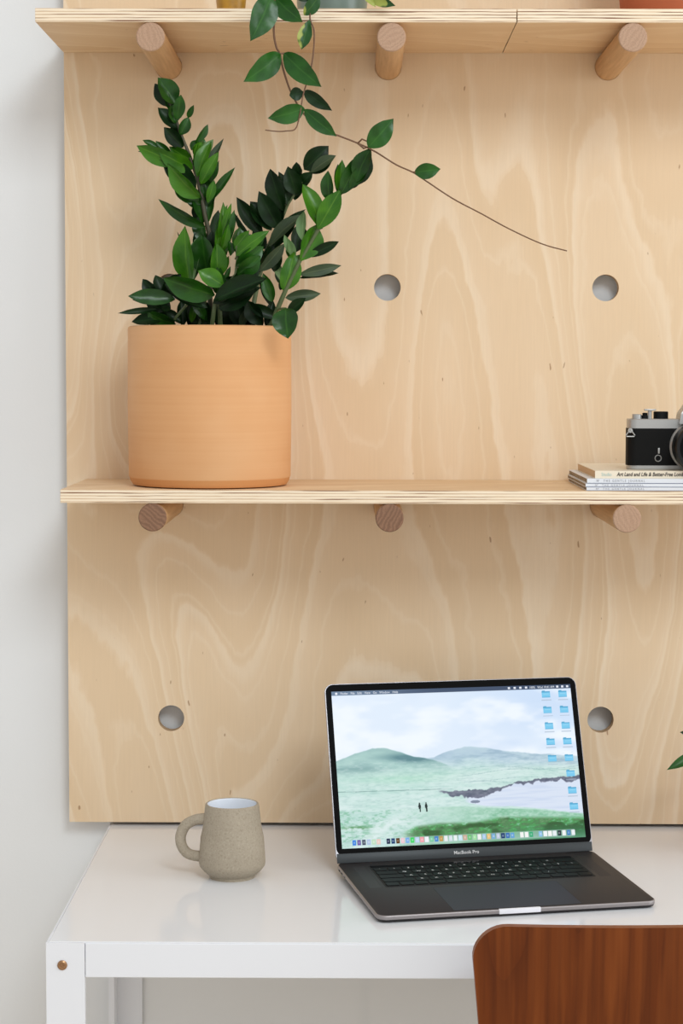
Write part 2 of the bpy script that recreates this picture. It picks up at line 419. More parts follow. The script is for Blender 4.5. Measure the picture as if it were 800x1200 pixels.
for (i, j), lb in names.items():
    mb = MB(); L = .2504+TH+.004; r = PR
    prof = [(0, 0), (r-.0012, 0), (r, .0012), (r, L-.001), (r-.001, L), (0, L)]
    xf = Matrix.Rotation(-math.pi/2, 4, 'X')
    mb.lathe(prof, seg=48, mi=[1, 1, 0, 0, 0], xf=xf)
    o = mb.build('wooden_peg', ['oak_side', 'oak_end_dark' if (i, j) in ((-1, 0), (0, 0)) else 'oak_end_pale'], loc=(i*G, -.2504, ZM+j*G))
    o.rotation_euler = (0, random.uniform(0, 3), 0)
    tag(o, lb, 'peg', 'pegs holding up the shelves')
# ------------------------------------------------------------------ desk
DX0 = atz(53.5, 1105, ZD).x; DYF = -.5854; DYB = WY-.002; DX1 = .98
D = thing('desk', (0, 0, 0), 0, 'glossy white desk with square metal legs standing against the wall', 'desk')
m = MB(); m.box((DX0+.0025, DYF+.004, ZD-.022), (DX1-.0025, DYB, ZD), bev=.0012); m.build('desktop', 'white_lacquer', D, smooth=False)
LW = .044; AH = .0405
m = MB(); m.box((DX0+LW+.0006, DYF+.0005, ZD-AH), (DX1-LW, DYF+.0035, ZD-.0008), bev=.0008); m.box((DX0+LW, DYF+.003, ZD-AH), (DX1-LW, DYF+.03, ZD-AH+.003)); m.build('apron', 'white_metal', D, smooth=False)
m = MB(); m.box((DX0, DYF+LW, ZD-AH), (DX0+.0022, DYB-LW, ZD-.001)); m.build('side_rail', 'white_metal', D, smooth=False)
m = MB(); m.box((DX1-.0022, DYF+LW, ZD-AH), (DX1, DYB-LW, ZD-.001)); m.build('side_rail', 'white_metal', D, smooth=False)
def leg(x, y, sx, sy):
    mb = MB(); th = .008
    L = [(0, 0), (LW, 0), (LW, th), (th, th), (th, LW), (0, LW)]
    vs = [(x+sx*a, y+sy*b, z) for z in (0, ZD-.0006) for a, b in L]
    mb.add(vs, [(0, 1, 2, 3, 4, 5), (6, 7, 8, 9, 10, 11)]+[(i, (i+1) % 6, (i+1) % 6+6, i+6) for i in range(6)])
    return mb.build('leg', 'white_metal', D, smooth=False)
lf = leg(DX0, DYF, 1, 1); leg(DX1, DYF, -1, 1); leg(DX1, DYB, -1, -1)
bx = at(129, 1180, -.0).x
leg(DX0, DYB, 1, -1)
sp = at(73, 1131, DYF)
mb = MB(); mb.lathe([(0, .0010), (.0018, .0010), (.0022, .0018), (.0040, .0020), (.0056, .0010), (.0058, -.001)], seg=24, xf=Matrix.Translation((sp.x, DYF, sp.z)) @ Matrix.Rotation(math.pi/2, 4, 'X'))
tag(mb.build('screw', 'brass', lf), 'brass-coloured round screw head')
# ------------------------------------------------------------------ clay planter with zz plant
PY = -.1405; pc = at(246, 572, PY); PCX = at(245.8, 480, PY).x; PRAD = .1085
z0 = ZS+ST; zr = at(246, 380.5, PY-PRAD).z
H = zr-z0
ZP = thing('potted_zz_plant', (PCX, PY, z0), 0, 'leafy green zz plant in a big pale terracotta cylinder pot on the middle shelf', 'potted plant')
mb = MB(); R = PRAD
prof = [(0, 0), (R-.016, 0), (R-.006, .0018), (R-.0025, .0075), (R-.0014, .0115), (R-.0005, .013), (R+.0006, H*.5), (R, H-.004), (R-.001, H-.0012), (R-.0035, H), (R-.008, H-.001), (R-.0095, H-.006), (R-.0105, H-.05), (0, H-.05)]
mb.lathe(prof, seg=96, mi=[1, 1, 1, 1, 0, 0, 0, 0, 0, 0, 0, 0, 0]); mb.build('pot', ['terracotta', 'terracotta_base'], ZP)
mb = MB(); mb.lathe([(0, H-.018), (R*.5, H-.014), (R-.0105, H-.019), (R-.0105, H-.045), (0, H-.045)], seg=48); mb.build('soil', 'soil', ZP)
def leaf(mb, P0, P1, wid, roll=0., fold=.28, curl=.08, mi=0, shape=.85, blunt=.8, nseg=12, side=5, petiole=0.):
    """one leaf from P0 to P1; wid in metres; roll turns it about its own length"""
    P0, P1 = Vector(P0), Vector(P1); ax = P1-P0; L = ax.length; ax.normalize()
    toc = (CP-P0).normalized(); x = ax.cross(toc).normalized(); n = x.cross(ax).normalized()
    rm = Matrix.Rotation(roll, 3, ax); x = rm @ x; n = rm @ n
    vs = []; uv = []
    for i in range(nseg+1):
        t = i/nseg
        hw = .5*wid*max(0., math.sin(math.pi*min(1, t**shape)))**blunt
        if t > .8: hw *= 1-.35*(t-.8)/.2
        c = P0 + ax*L*t + n*(curl*L*math.sin(math.pi*t)*.9 - curl*L*.5*t*t)
        for k in range(side):
            s = -1+2*k/(side-1)
            vs.append(c + x*hw*s*math.cos(fold*abs(s)) + n*(hw*abs(s)*math.sin(fold)*(.6+.4*abs(s)) + .02*wid*math.sin(t*17+s*3)))
            uv.append((.5+.5*s, t))
    fs = [(i*side+k, i*side+k+1, (i+1)*side+k+1, (i+1)*side+k) for i in range(nseg) for k in range(side-1)]
    # back skin for real thickness
    N = len(vs); th = .0006
    vb = [v - n*th*(1 if 0 < (i % side) < side-1 and 0 < i//side < nseg else .15) for i, v in enumerate(vs)]
    k0 = mb.add(vs+vb, fs+[tuple(q+N for q in f[::-1]) for f in fs], mi)
    for i, u in enumerate(uv+uv): mb.uv[k0+i] = u
LM = ['leaf_bright', 'leaf_mid', 'leaf_dark', 'leaf_olive', 'leaf_pale']
KEY = dict(b=0, m=1, d=2, o=3, p=4)
def world_child(mb, name, mats, parent, origin, angle=60):
    """geometry given in world coordinates becomes a child of an unrotated parent at origin"""
    mb.v = [tuple(Vector(p)-Vector(origin)) for p in mb.v]
    return mb.build(name, mats, parent, angle=angle)
def zz_stem(path, leaves, Y, mat='zz_stem', r0=.0042, r1=.0016, dy=0.0):
    """path: pixel points bottom to top; Y: depth at bottom, dy: depth change to the top"""
    n = len(path); pts = []
    for i, (a, b) in enumerate(path): pts.append(at(a, b, Y+dy*i/(n-1)))
    # root the stem in the soil
    rt = Vector((pts[0].x, pts[0].y, pts[0].z)); base = Vector((PCX+(rt.x-PCX)*.8, PY+(rt.y-PY)*.6, z0+H-.022))
    v = Vector((base.x-PCX, base.y-PY)); 
    if v.length > R-.02: v *= (R-.02)/v.length; base.x, base.y = PCX+v.x, PY+v.y
    pts = [base, base.lerp(pts[0], .6)+Vector((0, 0, .004))]+pts if pts[0].z > base.z+.01 else [base]+pts[1:]
    mb = MB(); N = len(pts); mb.tube(pts, [r0+(r1-r0)*i/(N-1) for i in range(N)], 10)
    st = world_child(mb, 'stem', mat, ZP, ZP.location)
    fm = MB()
    y_lo = Y
    ytop = path[-1][1]; ybot = path[0][1]
    for lf_ in leaves:
        bx_, by_, tx_, ty_, w_, k_ = lf_[:6]
        off = lf_[6] if len(lf_) > 6 else random.uniform(-.012, .008)
        tt = min(1, max(0, (ybot-by_)/max(1, ybot-ytop)))
        yb = Y+dy*tt
        yt = yb+off+random.uniform(-.012, .006)
        roll = random.uniform(-.6, .6)
        px_ = mpp(yb)
        leaf(fm, at(bx_, by_, yb+off*.5), at(tx_, ty_, yt), w_*px_*1.16/max(.8, math.cos(roll)), roll, fold=random.uniform(.3, .6), curl=random.uniform(.02, .09), mi=KEY[k_], shape=random.uniform(.85, 1.18), blunt=random.uniform(.66, .8))
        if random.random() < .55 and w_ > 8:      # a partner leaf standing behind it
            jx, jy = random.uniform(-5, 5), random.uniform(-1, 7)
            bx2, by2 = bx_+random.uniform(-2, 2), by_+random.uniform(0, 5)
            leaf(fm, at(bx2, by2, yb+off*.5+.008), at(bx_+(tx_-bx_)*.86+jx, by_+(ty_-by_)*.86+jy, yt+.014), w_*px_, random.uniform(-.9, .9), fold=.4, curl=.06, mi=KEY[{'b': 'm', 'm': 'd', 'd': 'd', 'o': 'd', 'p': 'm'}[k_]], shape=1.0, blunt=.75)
    fo = world_child(fm, 'foliage', LM, st, ZP.location)
    return st
# tall stem on the left
zz_stem([(246, 382), (246, 330), (244.7, 272), (240, 252), (236, 230), (231, 208.5), (221.5, 181), (213.4, 161), (204, 134), (196, 112)], [
    (203, 126, 181, 98, 15, 'd', .0), (206, 121, 185, 91, 21, 'm', -.006), (207, 140, 212, 111, 14, 'm', -.010), (206, 133, 196, 108, 12, 'm', .004), (207, 150, 185, 126, 15, 'd', .0), (205, 145, 201, 122, 14, 'm', -.004),
    (211, 158, 221, 137, 14, 'm', -.004), (220, 138, 227, 123, 6.5, 'm', -.002), (215, 173, 192, 149, 17, 'd', -.004), (212, 165, 200, 148, 12, 'd', .006),
    (212, 192, 160, 171, 19, 'b', -.016), (201, 183, 182, 165, 9, 'm', -.01), (186, 174, 167, 164, 7, 'm', -.014), (226, 198, 186, 178, 19, 'b', -.012), (225, 188, 198, 172, 15, 'b', .004),
    (230, 220, 190, 186, 23, 'd', -.008), (235, 232, 196, 192, 21, 'b', -.014), (236, 240, 204, 208, 20, 'm', .006), (238, 246, 216, 212, 18, 'm', .01),
    (228, 198, 238, 160, 17, 'b', .004), (231, 208, 247, 165, 15, 'b', -.004), (235, 216, 256, 178, 15, 'b', -.008), (235, 206, 262, 162, 9, 'o', .008), (228, 168, 244, 146, 8, 'm', .006), (224, 176, 232, 164, 9, 'm', .01),
    (230, 190, 250, 163, 12, 'p', .014), (227, 182, 236, 166, 12, 'b', .012),
    (243, 240, 275, 196, 10, 'm', .0), (243, 238, 251, 211, 10, 'b', -.006), (242, 232, 240, 206, 14, 'm', .012), (243, 262, 250, 224, 12, 'm', .006), (238, 262, 228, 228, 16, 'm', .01),
    (241, 266, 185, 234, 13, 'm', -.01), (243, 290, 232, 250, 16, 'm', .012), (246, 292, 256, 246, 14, 'd', .012),
    (222, 332, 216, 265, 24, 'b', -.02), (226, 330, 232, 276, 14, 'p', .0), (243, 322, 236, 274, 28, 'm', -.006), (246, 318, 248, 270, 14, 'd', .006), (232, 322, 207, 271, 4, 'd', .01), (228, 290, 240, 275, 20, 'd', .015),
    (222, 318, 214, 298, 12, 'd', .012)], -.150, 'zz_stem_brown', dy=-.02)
# short bright shoot beside it
zz_stem([(258, 384), (257, 350), (256, 315), (260, 280), (265, 258)], [
    (257, 300, 262, 237, 14, 'b', -.004), (258, 282, 271, 238, 8, 'b', -.006), (259, 288, 275, 246, 9, 'm', -.008), (257, 305, 258, 262, 18, 'b', -.012), (260, 300, 277, 256, 5, 'm', -.002), (253, 330, 254, 284, 19, 'b', -.01),
    (258, 272, 266, 240, 7, 'b', .004), (259, 296, 268, 262, 10, 'b', -.012), (258, 322, 268, 300, 8, 'b', -.01), (254, 345, 256, 310, 14, 'm', -.008), (262, 335, 270, 312, 6, 'm', -.004), (262, 338, 276, 322, 8, 'm', -.01)], -.185, dy=-.01)
# centre right shoot, bright broad leaves
zz_stem([(248, 384), (252, 352), (262, 338), (276, 322), (278, 305), (277, 288)], [
    (276, 300, 315, 270, 14, 'b', -.01), (276, 312, 309, 289, 19, 'm', -.012), (277, 322, 305, 300, 18, 'm', -.006), (276, 296, 281, 266, 17, 'm', .004), (274, 292, 292, 270, 12, 'b', .0), (270, 300, 268, 282, 9, 'm', .004),
    (262, 335, 232, 317, 19, 'b', -.016), (250, 352, 312, 326, 22, 'd', -.02), (256, 362, 300, 338, 22, 'd', -.012), (252, 346, 191, 326, 25, 'm', -.02), (242, 360, 192, 332, 17, 'd', -.01), (270, 334, 306, 308, 20, 'd', .006),
    (278, 332, 300, 318, 16, 'd', .004), (264, 326, 290, 330, 14, 'd', .008)], -.2, dy=-.01, r0=.0035)
# dark stem leaning right at the back
zz_stem([(292, 384), (302, 330), (312, 293), (326.5, 265), (337, 239), (354.5, 212), (372, 192)], [
    (356, 199, 385, 171, 23, 'd', .0), (364, 202, 393, 182, 12, 'o', -.01), (351, 218, 366, 202, 13, 'd', .006), (347, 228, 337, 195, 21, 'd', -.004), (352, 208, 347, 190, 11, 'd', .004), (346, 230, 352, 206, 16, 'd', .002), (333, 248, 316, 198, 20, 'd', -.004),
    (337, 242, 327, 201, 15, 'd', .002), (327, 268, 303, 224, 21, 'd', -.006), (318, 270, 293, 236, 21, 'd', -.004), (308, 276, 277, 231, 19, 'd', .0), (296, 282, 274, 250, 6, 'd', .002),
    (324, 270, 358, 245, 7, 'd', .002), (314, 290, 356, 250, 14, 'o', -.006), (326, 270, 330, 232, 10, 'd', .008), (304, 318, 334, 285, 14, 'o', -.006), (310, 292, 300, 262, 16, 'd', .004), (303, 312, 320, 282, 14, 'd', .004),
    (346, 296, 352, 262, 20, 'd', .012), (322, 318, 326, 290, 12, 'd', .01), (330, 330, 322, 304, 9, 'p', .006)], -.095, dy=-.03)
# bright stem leaning right at the front
zz_stem([(318, 380), (323, 367), (335, 339), (351.5, 305), (372.6, 269), (396, 228), (418, 210), (428, 190)], [
    (417, 214, 434, 173, 19, 'm', -.008), (399, 228, 424, 180, 20, 'm', .002), (396, 224, 401, 187, 12, 'b', .004), (386, 236, 384, 200, 15, 'm', .006), (408, 222, 430, 190, 14, 'm', -.002),
    (376, 268, 355, 215, 19, 'b', .002), (372, 269, 399, 222, 22, 'b', -.008), (352, 306, 371, 263, 24, 'b', -.008), (332, 341, 345, 295, 22, 'b', -.008), (340, 320, 352, 298, 12, 'b', .004),
    (354, 282, 356, 247, 12, 'p', .012), (342, 300, 333, 275, 8, 'p', .01), (345, 305, 338, 280, 9, 'p', .012),
    (360, 301, 397, 283, 12, 'd', .006), (350, 322, 400, 311, 12, 'o', .002), (334, 349, 376, 344, 15, 'o', -.004), (336, 368, 358, 349, 13, 'd', -.01),
    (319, 354, 308, 320, 15, 'm', -.004), (316, 350, 304, 322, 7, 'b', .0), (324, 372, 289, 357, 14, 'd', -.006), (328, 340, 332, 326, 9, 'd', .01), (308, 382, 290, 352, 20, 'd', -.004), (312, 380, 320, 352, 12, 'd', .004)], -.18, dy=-.045)
# heart shaped leaf hanging over the rim
mbx = MB(); leaf(mbx, at(335, 361, -.245), at(337, 396, -.262), 33*mpp(-.25), .25, .3, .12, 0, .95, .62)
HL = world_child(mbx, 'leaf', ['leaf_mid'], ZP, ZP.location)
mb = MB(); mb.tube([at(322, 374, -.2), at(326, 362, -.225), at(335, 361.5, -.245)], [.002, .0018, .0015], 8)
world_child(mb, 'stem', 'zz_stem', ZP, ZP.location)
# low leaves at the left, over the rim
zz_stem([(200, 382), (206, 372), (218, 358), (227, 349)], [
    (205, 350, 150, 347, 17, 'm', -.01), (184, 345, 167, 327, 15, 'd', .004), (190, 346, 212, 321, 20, 'd', .01), (192, 350, 182, 322, 14, 'd', .014), (184, 362, 138, 367, 7, 'd', -.004), (192, 374, 154, 377, 13, 'd', -.002),
    (192, 364, 170, 353, 12, 'd', .002), (206, 380, 172, 366, 22, 'm', -.008), (212, 376, 188, 364, 12, 'd', .0), (200, 362, 186, 356, 12, 'd', .008), (228, 350, 206, 340, 14, 'd', .004)], -.185, dy=-.02, r0=.0025)
# dark leaves close above the soil
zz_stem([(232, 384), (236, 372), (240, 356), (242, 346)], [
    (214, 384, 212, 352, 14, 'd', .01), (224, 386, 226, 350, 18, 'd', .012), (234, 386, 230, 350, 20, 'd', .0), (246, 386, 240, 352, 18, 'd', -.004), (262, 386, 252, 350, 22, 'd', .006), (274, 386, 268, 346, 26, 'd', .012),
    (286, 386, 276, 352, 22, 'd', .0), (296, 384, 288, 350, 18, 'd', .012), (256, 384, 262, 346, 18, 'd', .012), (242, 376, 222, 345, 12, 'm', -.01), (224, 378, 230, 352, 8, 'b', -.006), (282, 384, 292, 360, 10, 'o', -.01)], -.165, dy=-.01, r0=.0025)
# ------------------------------------------------------------------ trailing hoya on the upper shelf
HY = -.165; hp = at(389, 0, HY); zt = ZU+ST
HP = thing('trailing_plant', (hp.x, HY, zt), 0, 'trailing green vine in a grey-green pot, hanging from the upper shelf over the board', 'trailing plant')
mb = MB(); r = .0455
mb.lathe([(0, 0), (r-.006, 0), (r-.001, .003), (r+.001, .03), (r+.003, .088), (r+.001, .09), (r-.003, .088), (r-.005, .07), (0, .07)], seg=64); mb.build('pot', 'celadon', HP)
mb = MB(); mb.lathe([(0, .08), (r-.006, .077), (r-.006, .071), (0, .071)], seg=32); mb.build('soil', 'soil', HP)
def strand(px, Ys, rad, mat):
    rim = Vector((hp.x-.018, HY-.02, zt+.078))
    pts = [rim]
    if px[0][1] < 10: pts += [Vector((at(*px[0], Ys[0]).x*.6+rim.x*.4, -.215, zt+.108)), at(px[0][0], px[0][1]-22, Ys[0])]
    P = [at(a, b, Ys[0]+(Ys[1]-Ys[0])*i/(len(px)-1)) for i, (a, b) in enumerate(px)]
    pts += P
    # smooth
    out = []
    for i in range(len(pts)-1):
        p0, p1, p2, p3 = pts[max(i-1, 0)], pts[i], pts[i+1], pts[min(i+2, len(pts)-1)]
        for k in range(5):
            t = k/5; out.append(.5*((2*p1)+(-p0+p2)*t+(2*p0-5*p1+4*p2-p3)*t*t+(-p0+3*p1-3*p2+p3)*t**3))
    out.append(pts[-1]); n = len(out)
    mb = MB(); mb.tube(out, [rad[0]+(rad[1]-rad[0])*i/(n-1) for i in range(n)], 8)
    return world_child(mb, 'vine', mat, HP, HP.location)
VY = -.285
v1 = strand([(322.8, 6.5), (320.7, 36), (323.6, 55), (327.7, 63), (331.7, 81), (338, 101), (343, 112), (353, 130), (367.5, 144.6), (380.5, 153.5), (395, 158.5), (419.4, 168), (440, 178), (464, 193), (483, 201.6), (496, 210), (530, 232.5), (563, 250), (596, 268), (634, 285.5), (664, 294)], (VY, -.20), (.0015, .0008), 'vine_stem')
v2 = strand([(366, 6), (363, 21), (368, 37), (366.7, 65), (362.6, 88), (357.7, 102), (354.5, 114), (351, 135), (346, 151), (335, 153.5), (325, 154), (310.6, 152.4)], (VY, VY), (.0012, .0007), 'vine_stem')
tag(v2, 'thin brown bare tendril ending in a hook')
for pp in ([at(419, 168, -.265), at(424, 163, -.27), at(431, 166, -.275), at(432, 171, -.275)], [at(483, 201.6, -.25), at(487, 201.8, -.25)], [at(328, 63, VY), at(333, 62.5, VY)], [at(419, 168, -.265), at(426, 174, -.262), at(431, 172, -.27)]):
    mb = MB(); mb.tube(pp, .0011, 6); world_child(mb, 'leaf_stalk', 'vine_stem', HP, HP.location)
for (a, b, c, d, w_, mt, y0_, y1_, rl, sh) in [
    (319, -8, 294, 48, 29, 'hoya_leaf', -.288, -.30, -.3, .85), (322, -3, 354, 26, 23, 'hoya_leaf', -.288, -.30, .35, .8), (329, 63, 286, 96, 25, 'hoya_leaf', VY, -.30, -.35, .8),
    (332, 62, 376, 102, 24, 'hoya_leaf', VY, -.298, .3, .85), (357, 127, 314, 139, 21, 'hoya_leaf', -.282, -.295, -.35, .85), (339, 112, 356, 108, 14, 'hoya_dark', -.272, -.27, 0, .9),
    (356, 106, 389, 130, 14, 'hoya_dark', -.275, -.27, .3, .75), (356, 128, 394, 160, 17, 'hoya_leaf', -.282, -.29, .2, .9), (431, 173, 461, 139, 23, 'hoya_leaf', -.275, -.28, .15, .85),
    (485, 202, 516, 198, 17, 'hoya_leaf', -.25, -.255, .1, .9), (363, 22, 353, 58, 15, 'hoya_variegated', VY, -.29, .2, 1.25), (356, 18, 375, -6, 15, 'hoya_variegated', -.285, -.29, .3, .9),
    (326, 2, 331, 14, 6, 'hoya_dark', -.283, -.285, 0, .9), (345, -10, 362, 2, 10, 'hoya_dark', -.27, -.275, 0, .9),
    (429, -6, 463, 7, 12, 'hoya_variegated', -.262, -.268, .3, .9), (424, -8, 440, 8, 7, 'hoya_variegated', -.262, -.268, -.3, .9)]:
    mb = MB(); leaf(mb, at(a, b, y0_), at(c, d, y1_), w_*mpp(VY)*1.15, rl, .25, .06, 0, sh, .82, 14, 7)
    world_child(mb, 'leaf', mt, HP, HP.location)
mb = MB()
mb.tube([Vector((hp.x+.03, HY-.02, zt+.078)), Vector((hp.x+.045, -.21, zt+.07)), at(427, -14, -.258), at(429, -6, -.262)], .0013, 6); mb.tube([Vector((hp.x-.02, HY-.02, zt+.078)), Vector((hp.x-.03, -.23, zt+.08)), at(345, -10, -.27)], .0012, 6)
world_child(mb, 'vine', 'vine_stem', HP, HP.location)
# other pots on the upper shelf
c_ = at(797, 0, -.14); RP = thing('clay_pot', (c_.x, -.14, zt), 0, 'reddish terracotta pot on the upper shelf at the right edge, only its foot visible', 'pot')
mb = MB(); r = .078; mb.lathe([(0, 0), (r-.006, 0), (r-.001, .003), (r+.008, .10), (r+.014, .10), (r+.016, .13), (r+.010, .132), (r+.006, .12), (0, .12)], seg=64); mb.build('pot_body', 'terracotta_red', RP)
mb = MB(); mb.lathe([(0, .124), (r+.005, .1215), (r+.005, .1205), (0, .1205)], seg=32); mb.build('soil', 'soil', RP)
c_ = at(271, 0, -.2); YP = thing('small_dish', (c_.x, -.205, zt), 0, 'small amber and brown glazed dish on the upper shelf above the planter', 'dish')
mb = MB(); mb.lathe([(0, 0), (.014, 0), (.018, .004), (.0195, .02), (.0185, .0215), (.0175, .02), (.014, .006), (0, .005)], seg=40); mb.build('dish_body', 'amber_glaze', YP)
# ------------------------------------------------------------------ mug
mp = atz(272, 1030, ZD); my = mp.y+.012; mx = at(272, 1000, my).x; s_ = mpp(my)
zrim = at(272, 941, my).z-ZD
rr = 31.6*s_; rb = 39.6*s_
MG = thing('coffee_mug', (mx, my, ZD), 0, 'grey-brown speckled stoneware mug with white inside, standing on the desk', 'mug')
mb = MB(); hh = zrim; t_ = .0032
mb.lathe([(0, .002), (27*s_-.003, .002), (27*s_-.002, 0), (27*s_, .0), (27.6*s_, .0035), (29.5*s_, .0052), (35*s_, .0098), (rb-.0008, .0155), (rb, .020), (rb*.985, .031), (rb*.75+rr*.25, .25*hh+.028), (rb*.42+rr*.58, .6*hh+.006), (rr+.0008, hh-.006), (rr, hh-.0012), (rr-.0012, hh),
          (rr-t_+.0006, hh-.0006), (rr-t_, hh-.003), (rb-t_-.004, .03), (rb*.6, .012), (0, .01)], seg=72, mi=[0]*15+[1]*4)
mb.build('mug_body', ['stoneware', 'white_glaze'], MG)
def mpt(px, py): q = at(px, py, my); return Vector((q.x-mx, 0, q.z-ZD))
hpts = [mpt(246, 960), mpt(238, 959.5), mpt(228, 961), mpt(218, 966.5), mpt(212.5, 976), mpt(211.5, 985), mpt(214.5, 994), mpt(221, 1000.5), mpt(231, 1003), mpt(240, 1003.5), mpt(246, 1002)]
hp2 = []
for i in range(len(hpts)-1):
    p0, p1, p2, p3 = hpts[max(i-1, 0)], hpts[i], hpts[i+1], hpts[min(i+2, len(hpts)-1)]
    for k in range(4):
        t = k/4; hp2.append(.5*((2*p1)+(-p0+p2)*t+(2*p0-5*p1+4*p2-p3)*t*t+(-p0+3*p1-3*p2+p3)*t**3))
hp2.append(hpts[-1])
mb = MB(); mb.tube(hp2, [.0060+.0014*abs(2*i/(len(hp2)-1)-1)**6 for i in range(len(hp2))] or [.0072, .0062, .0060, .0060, .0060, .0060, .0060, .0060, .0060, .0062, .0070], 16, flat=1.15); mb.build('handle', 'stoneware', MG)
# ------------------------------------------------------------------ laptop
W_, B_ = .3479, .2397; LIDA = .3522
LP = thing('laptop', (.10196, -.23281, ZD), .21796, 'open dark grey laptop showing a green coastal landscape, on the white desk', 'laptop')
def tilt(x, y): return .0052*(y+B_/2)/B_ if True else 0
mb = MB(); xf = Matrix.Translation((0, -B_/2, 0))
mb.rslab(W_, B_, .0125, [(.004, .0012), (.0012, .0022), (.0002, .0042), (.0, .0055), (0, .0078), (.0005, .0088), (.0012, .0092)], mi=[0, 0, 1, 1, 1, 1], topmi=0, xf=xf, zf=lambda x, y: tilt(x, y)*(1 if True else 0))
base = mb.build('base', ['space_grey', 'rim_grey'], LP)
ZF = lambda y: .0092+tilt(0, y+B_/2)
tl = math.atan(.0052/B_)
def dk(name, w_, d_, cx, cy, zlo, zhi, mat, r=.001, ins=.0003, par=base, label=None):
    mb = MB(); xf = Matrix.Translation((cx, cy, ZF(cy))) @ Matrix.Rotation(tl, 4, 'X')
    mb.rslab(w_, d_, r, [(0, zlo), (0, zhi-ins), (ins, zhi)], xf=xf, seg=4)
    return mb.build(name, mat, par)
KX, KY0 = .2735, -.0215
KD = .1015
dk('keyboard_well', KX, KD, 0, KY0-KD/2, -.0004, .00012, 'groove_black', .003)
rows = [([1]*14, .011), ([1]*13+[1.5], .0165), ([1.5]+[1]*13, .0165), ([1.75]+[1]*11+[1.75], .0165), ([2.3]+[1]*10+[2.3], .0165), ([1, 1, 1, 1.25, 5.2, 1.25, 1, 1, 1, 1], .0165)]
legs_ = ['', '`1234567890-=', ' QWERTYUIOP[]\\', ' ASDFGHJKL;\'', ' ZXCVBNM,./', '']
yy = KY0-.0015; legend = []
for ri, (ws, hgt) in enumerate(rows):
    if ri == 0:
        dk('touch_bar', KX-.004, .0085, 0, yy-.0045, .0001, .0005, 'glass_black', .001); yy -= .0108; continue
    tot = sum(ws); u = (KX-.004)/tot; x = -(KX-.004)/2
    for ki, wk in enumerate(ws):
        cx = x+wk*u/2; cy = yy-hgt/2
        dk('key', wk*u-.0022, hgt-.0022, cx, cy, .0001, .0011, 'key_black', .0016)
        ch = legs_[ri][ki] if ki < len(legs_[ri]) else ''
        if ch.strip(): legend.append((ch, cx, cy))
        x += wk*u
    yy -= hgt+.0006
lm = bmesh.new()
for ch, cx, cy in legend:
    o = text_mesh(ch, .0062, 'legend_white', 'l', None, (0, 0, 0), align='CENTER', ext=.00005)
    me = o.data; me.transform(Matrix.Translation((cx, cy-.002, ZF(cy)+.0012))); lm.from_mesh(me); bpy.data.objects.remove(o)
me = bpy.data.meshes.new('key_lettering'); lm.to_mesh(me); lm.free(); me.materials.append(M['legend_white']); o = bpy.data.objects.new('key_lettering', me); COL.objects.link(o); o.parent = base
for sx in (-1, 1): dk('speaker_grille', .0155, KD, sx*(KX/2+.0125), KY0-KD/2, -.0002, .00008, 'space_grey', .001)
TPW, TPD = .160, .100; TPY = -.1335
dk('trackpad_gap', TPW+.0009, TPD+.0009, 0, TPY-TPD/2, -.0002, .00004, 'groove_black', .003)
dk('trackpad', TPW, TPD, 0, TPY-TPD/2, -.0002, .00012, 'trackpad_grey', .003)
mb = MB(); mb.box((-.026, -B_-.0009, .0036), (.026, -B_+.0035, .0096), bev=.0008); tag(mb.build('thumb_notch', 'notch_reflection', base), 'thumb notch in the front edge, its bright reflection painted white')
for k, yk in enumerate((-.022, -.036, -.055)):
    mb = MB(); mb.box((-W_/2-.00015, yk-.0045 if k < 2 else yk-.0018, .0085), (-W_/2+.002, yk+.0045 if k < 2 else yk+.0018, .0110), bev=.0005); mb.build('side_port', 'groove_black', base)
# lid
lid = thing('lid', (0, -.004, .0143), 0); lid.parent = LP; lid.rotation_euler = (-LIDA, 0, 0)
LH = .2355
mb = MB(); xf = Matrix.Translation((0, 0, LH/2)); 
mb.rslab(W_, LH, .0115, [(.002, -.0052), (.0004, -.0044), (0, -.003), (0, -.0008), (.0004, 0)], mi=[0, 0, 1, 1], topmi=1, plane='xz', xf=xf); mb.build('lid_shell', ['space_grey', 'silver_edge'], lid)
mb = MB(); mb.rslab(W_-.0024, LH-.0105, .0105, [(0, -.0001), (0, .0004)], plane='xz', xf=Matrix.Translation((0, 0, LH/2+.0042))); mb.build('bezel', 'glass_black', lid)
mb = MB(); mb.box((-W_/2+.0012, -.0008, .0002), (W_/2-.0012, .001, .0125), bev=.0004); mb.build('chin_strip', 'chin_grey', lid)
mb = MB(); mb.tube([(-.135, .003, -.002), (.135, .003, -.002)], .0042, 16); mb.build('hinge', 'groove_black', lid)
text_mesh('MacBook Pro', .0062, 'legend_white', 'lettering', lid, (0, -.0012, .0046), (math.pi/2, 0, 0), 'CENTER', bold=.00006)
# display picture
DW, DH = .3304, .2063; DZ0 = .0188
NX, NY = 620, 388
rng = np.random.RandomState(4)
def vnoise(u, v, fx, fy, oct_=3, seed=0):
    tot = np.zeros_like(u); amp = 1; s = 0
    for o_ in range(oct_):
        r_ = np.random.RandomState(seed*17+o_); g_ = r_.rand(130, 130)
        x = (u*fx*2**o_) % 128; y = (v*fy*2**o_) % 128
        xi = x.astype(int); yi = y.astype(int); a = x-xi; b = y-yi; a = a*a*(3-2*a); b = b*b*(3-2*b)
        tot += amp*((g_[yi, xi]*(1-a)+g_[yi, xi+1]*a)*(1-b)+(g_[yi+1, xi]*(1-a)+g_[yi+1, xi+1]*a)*b); s += amp; amp *= .55
    return tot/s
U, V = np.meshgrid((np.arange(NX))/(NX-1), (np.arange(NY))/(NY-1))
def C(*c): return np.array(c, float)
def ss(a, b, x): t = np.clip((x-a)/(b-a), 0, 1); return t*t*(3-2*t)
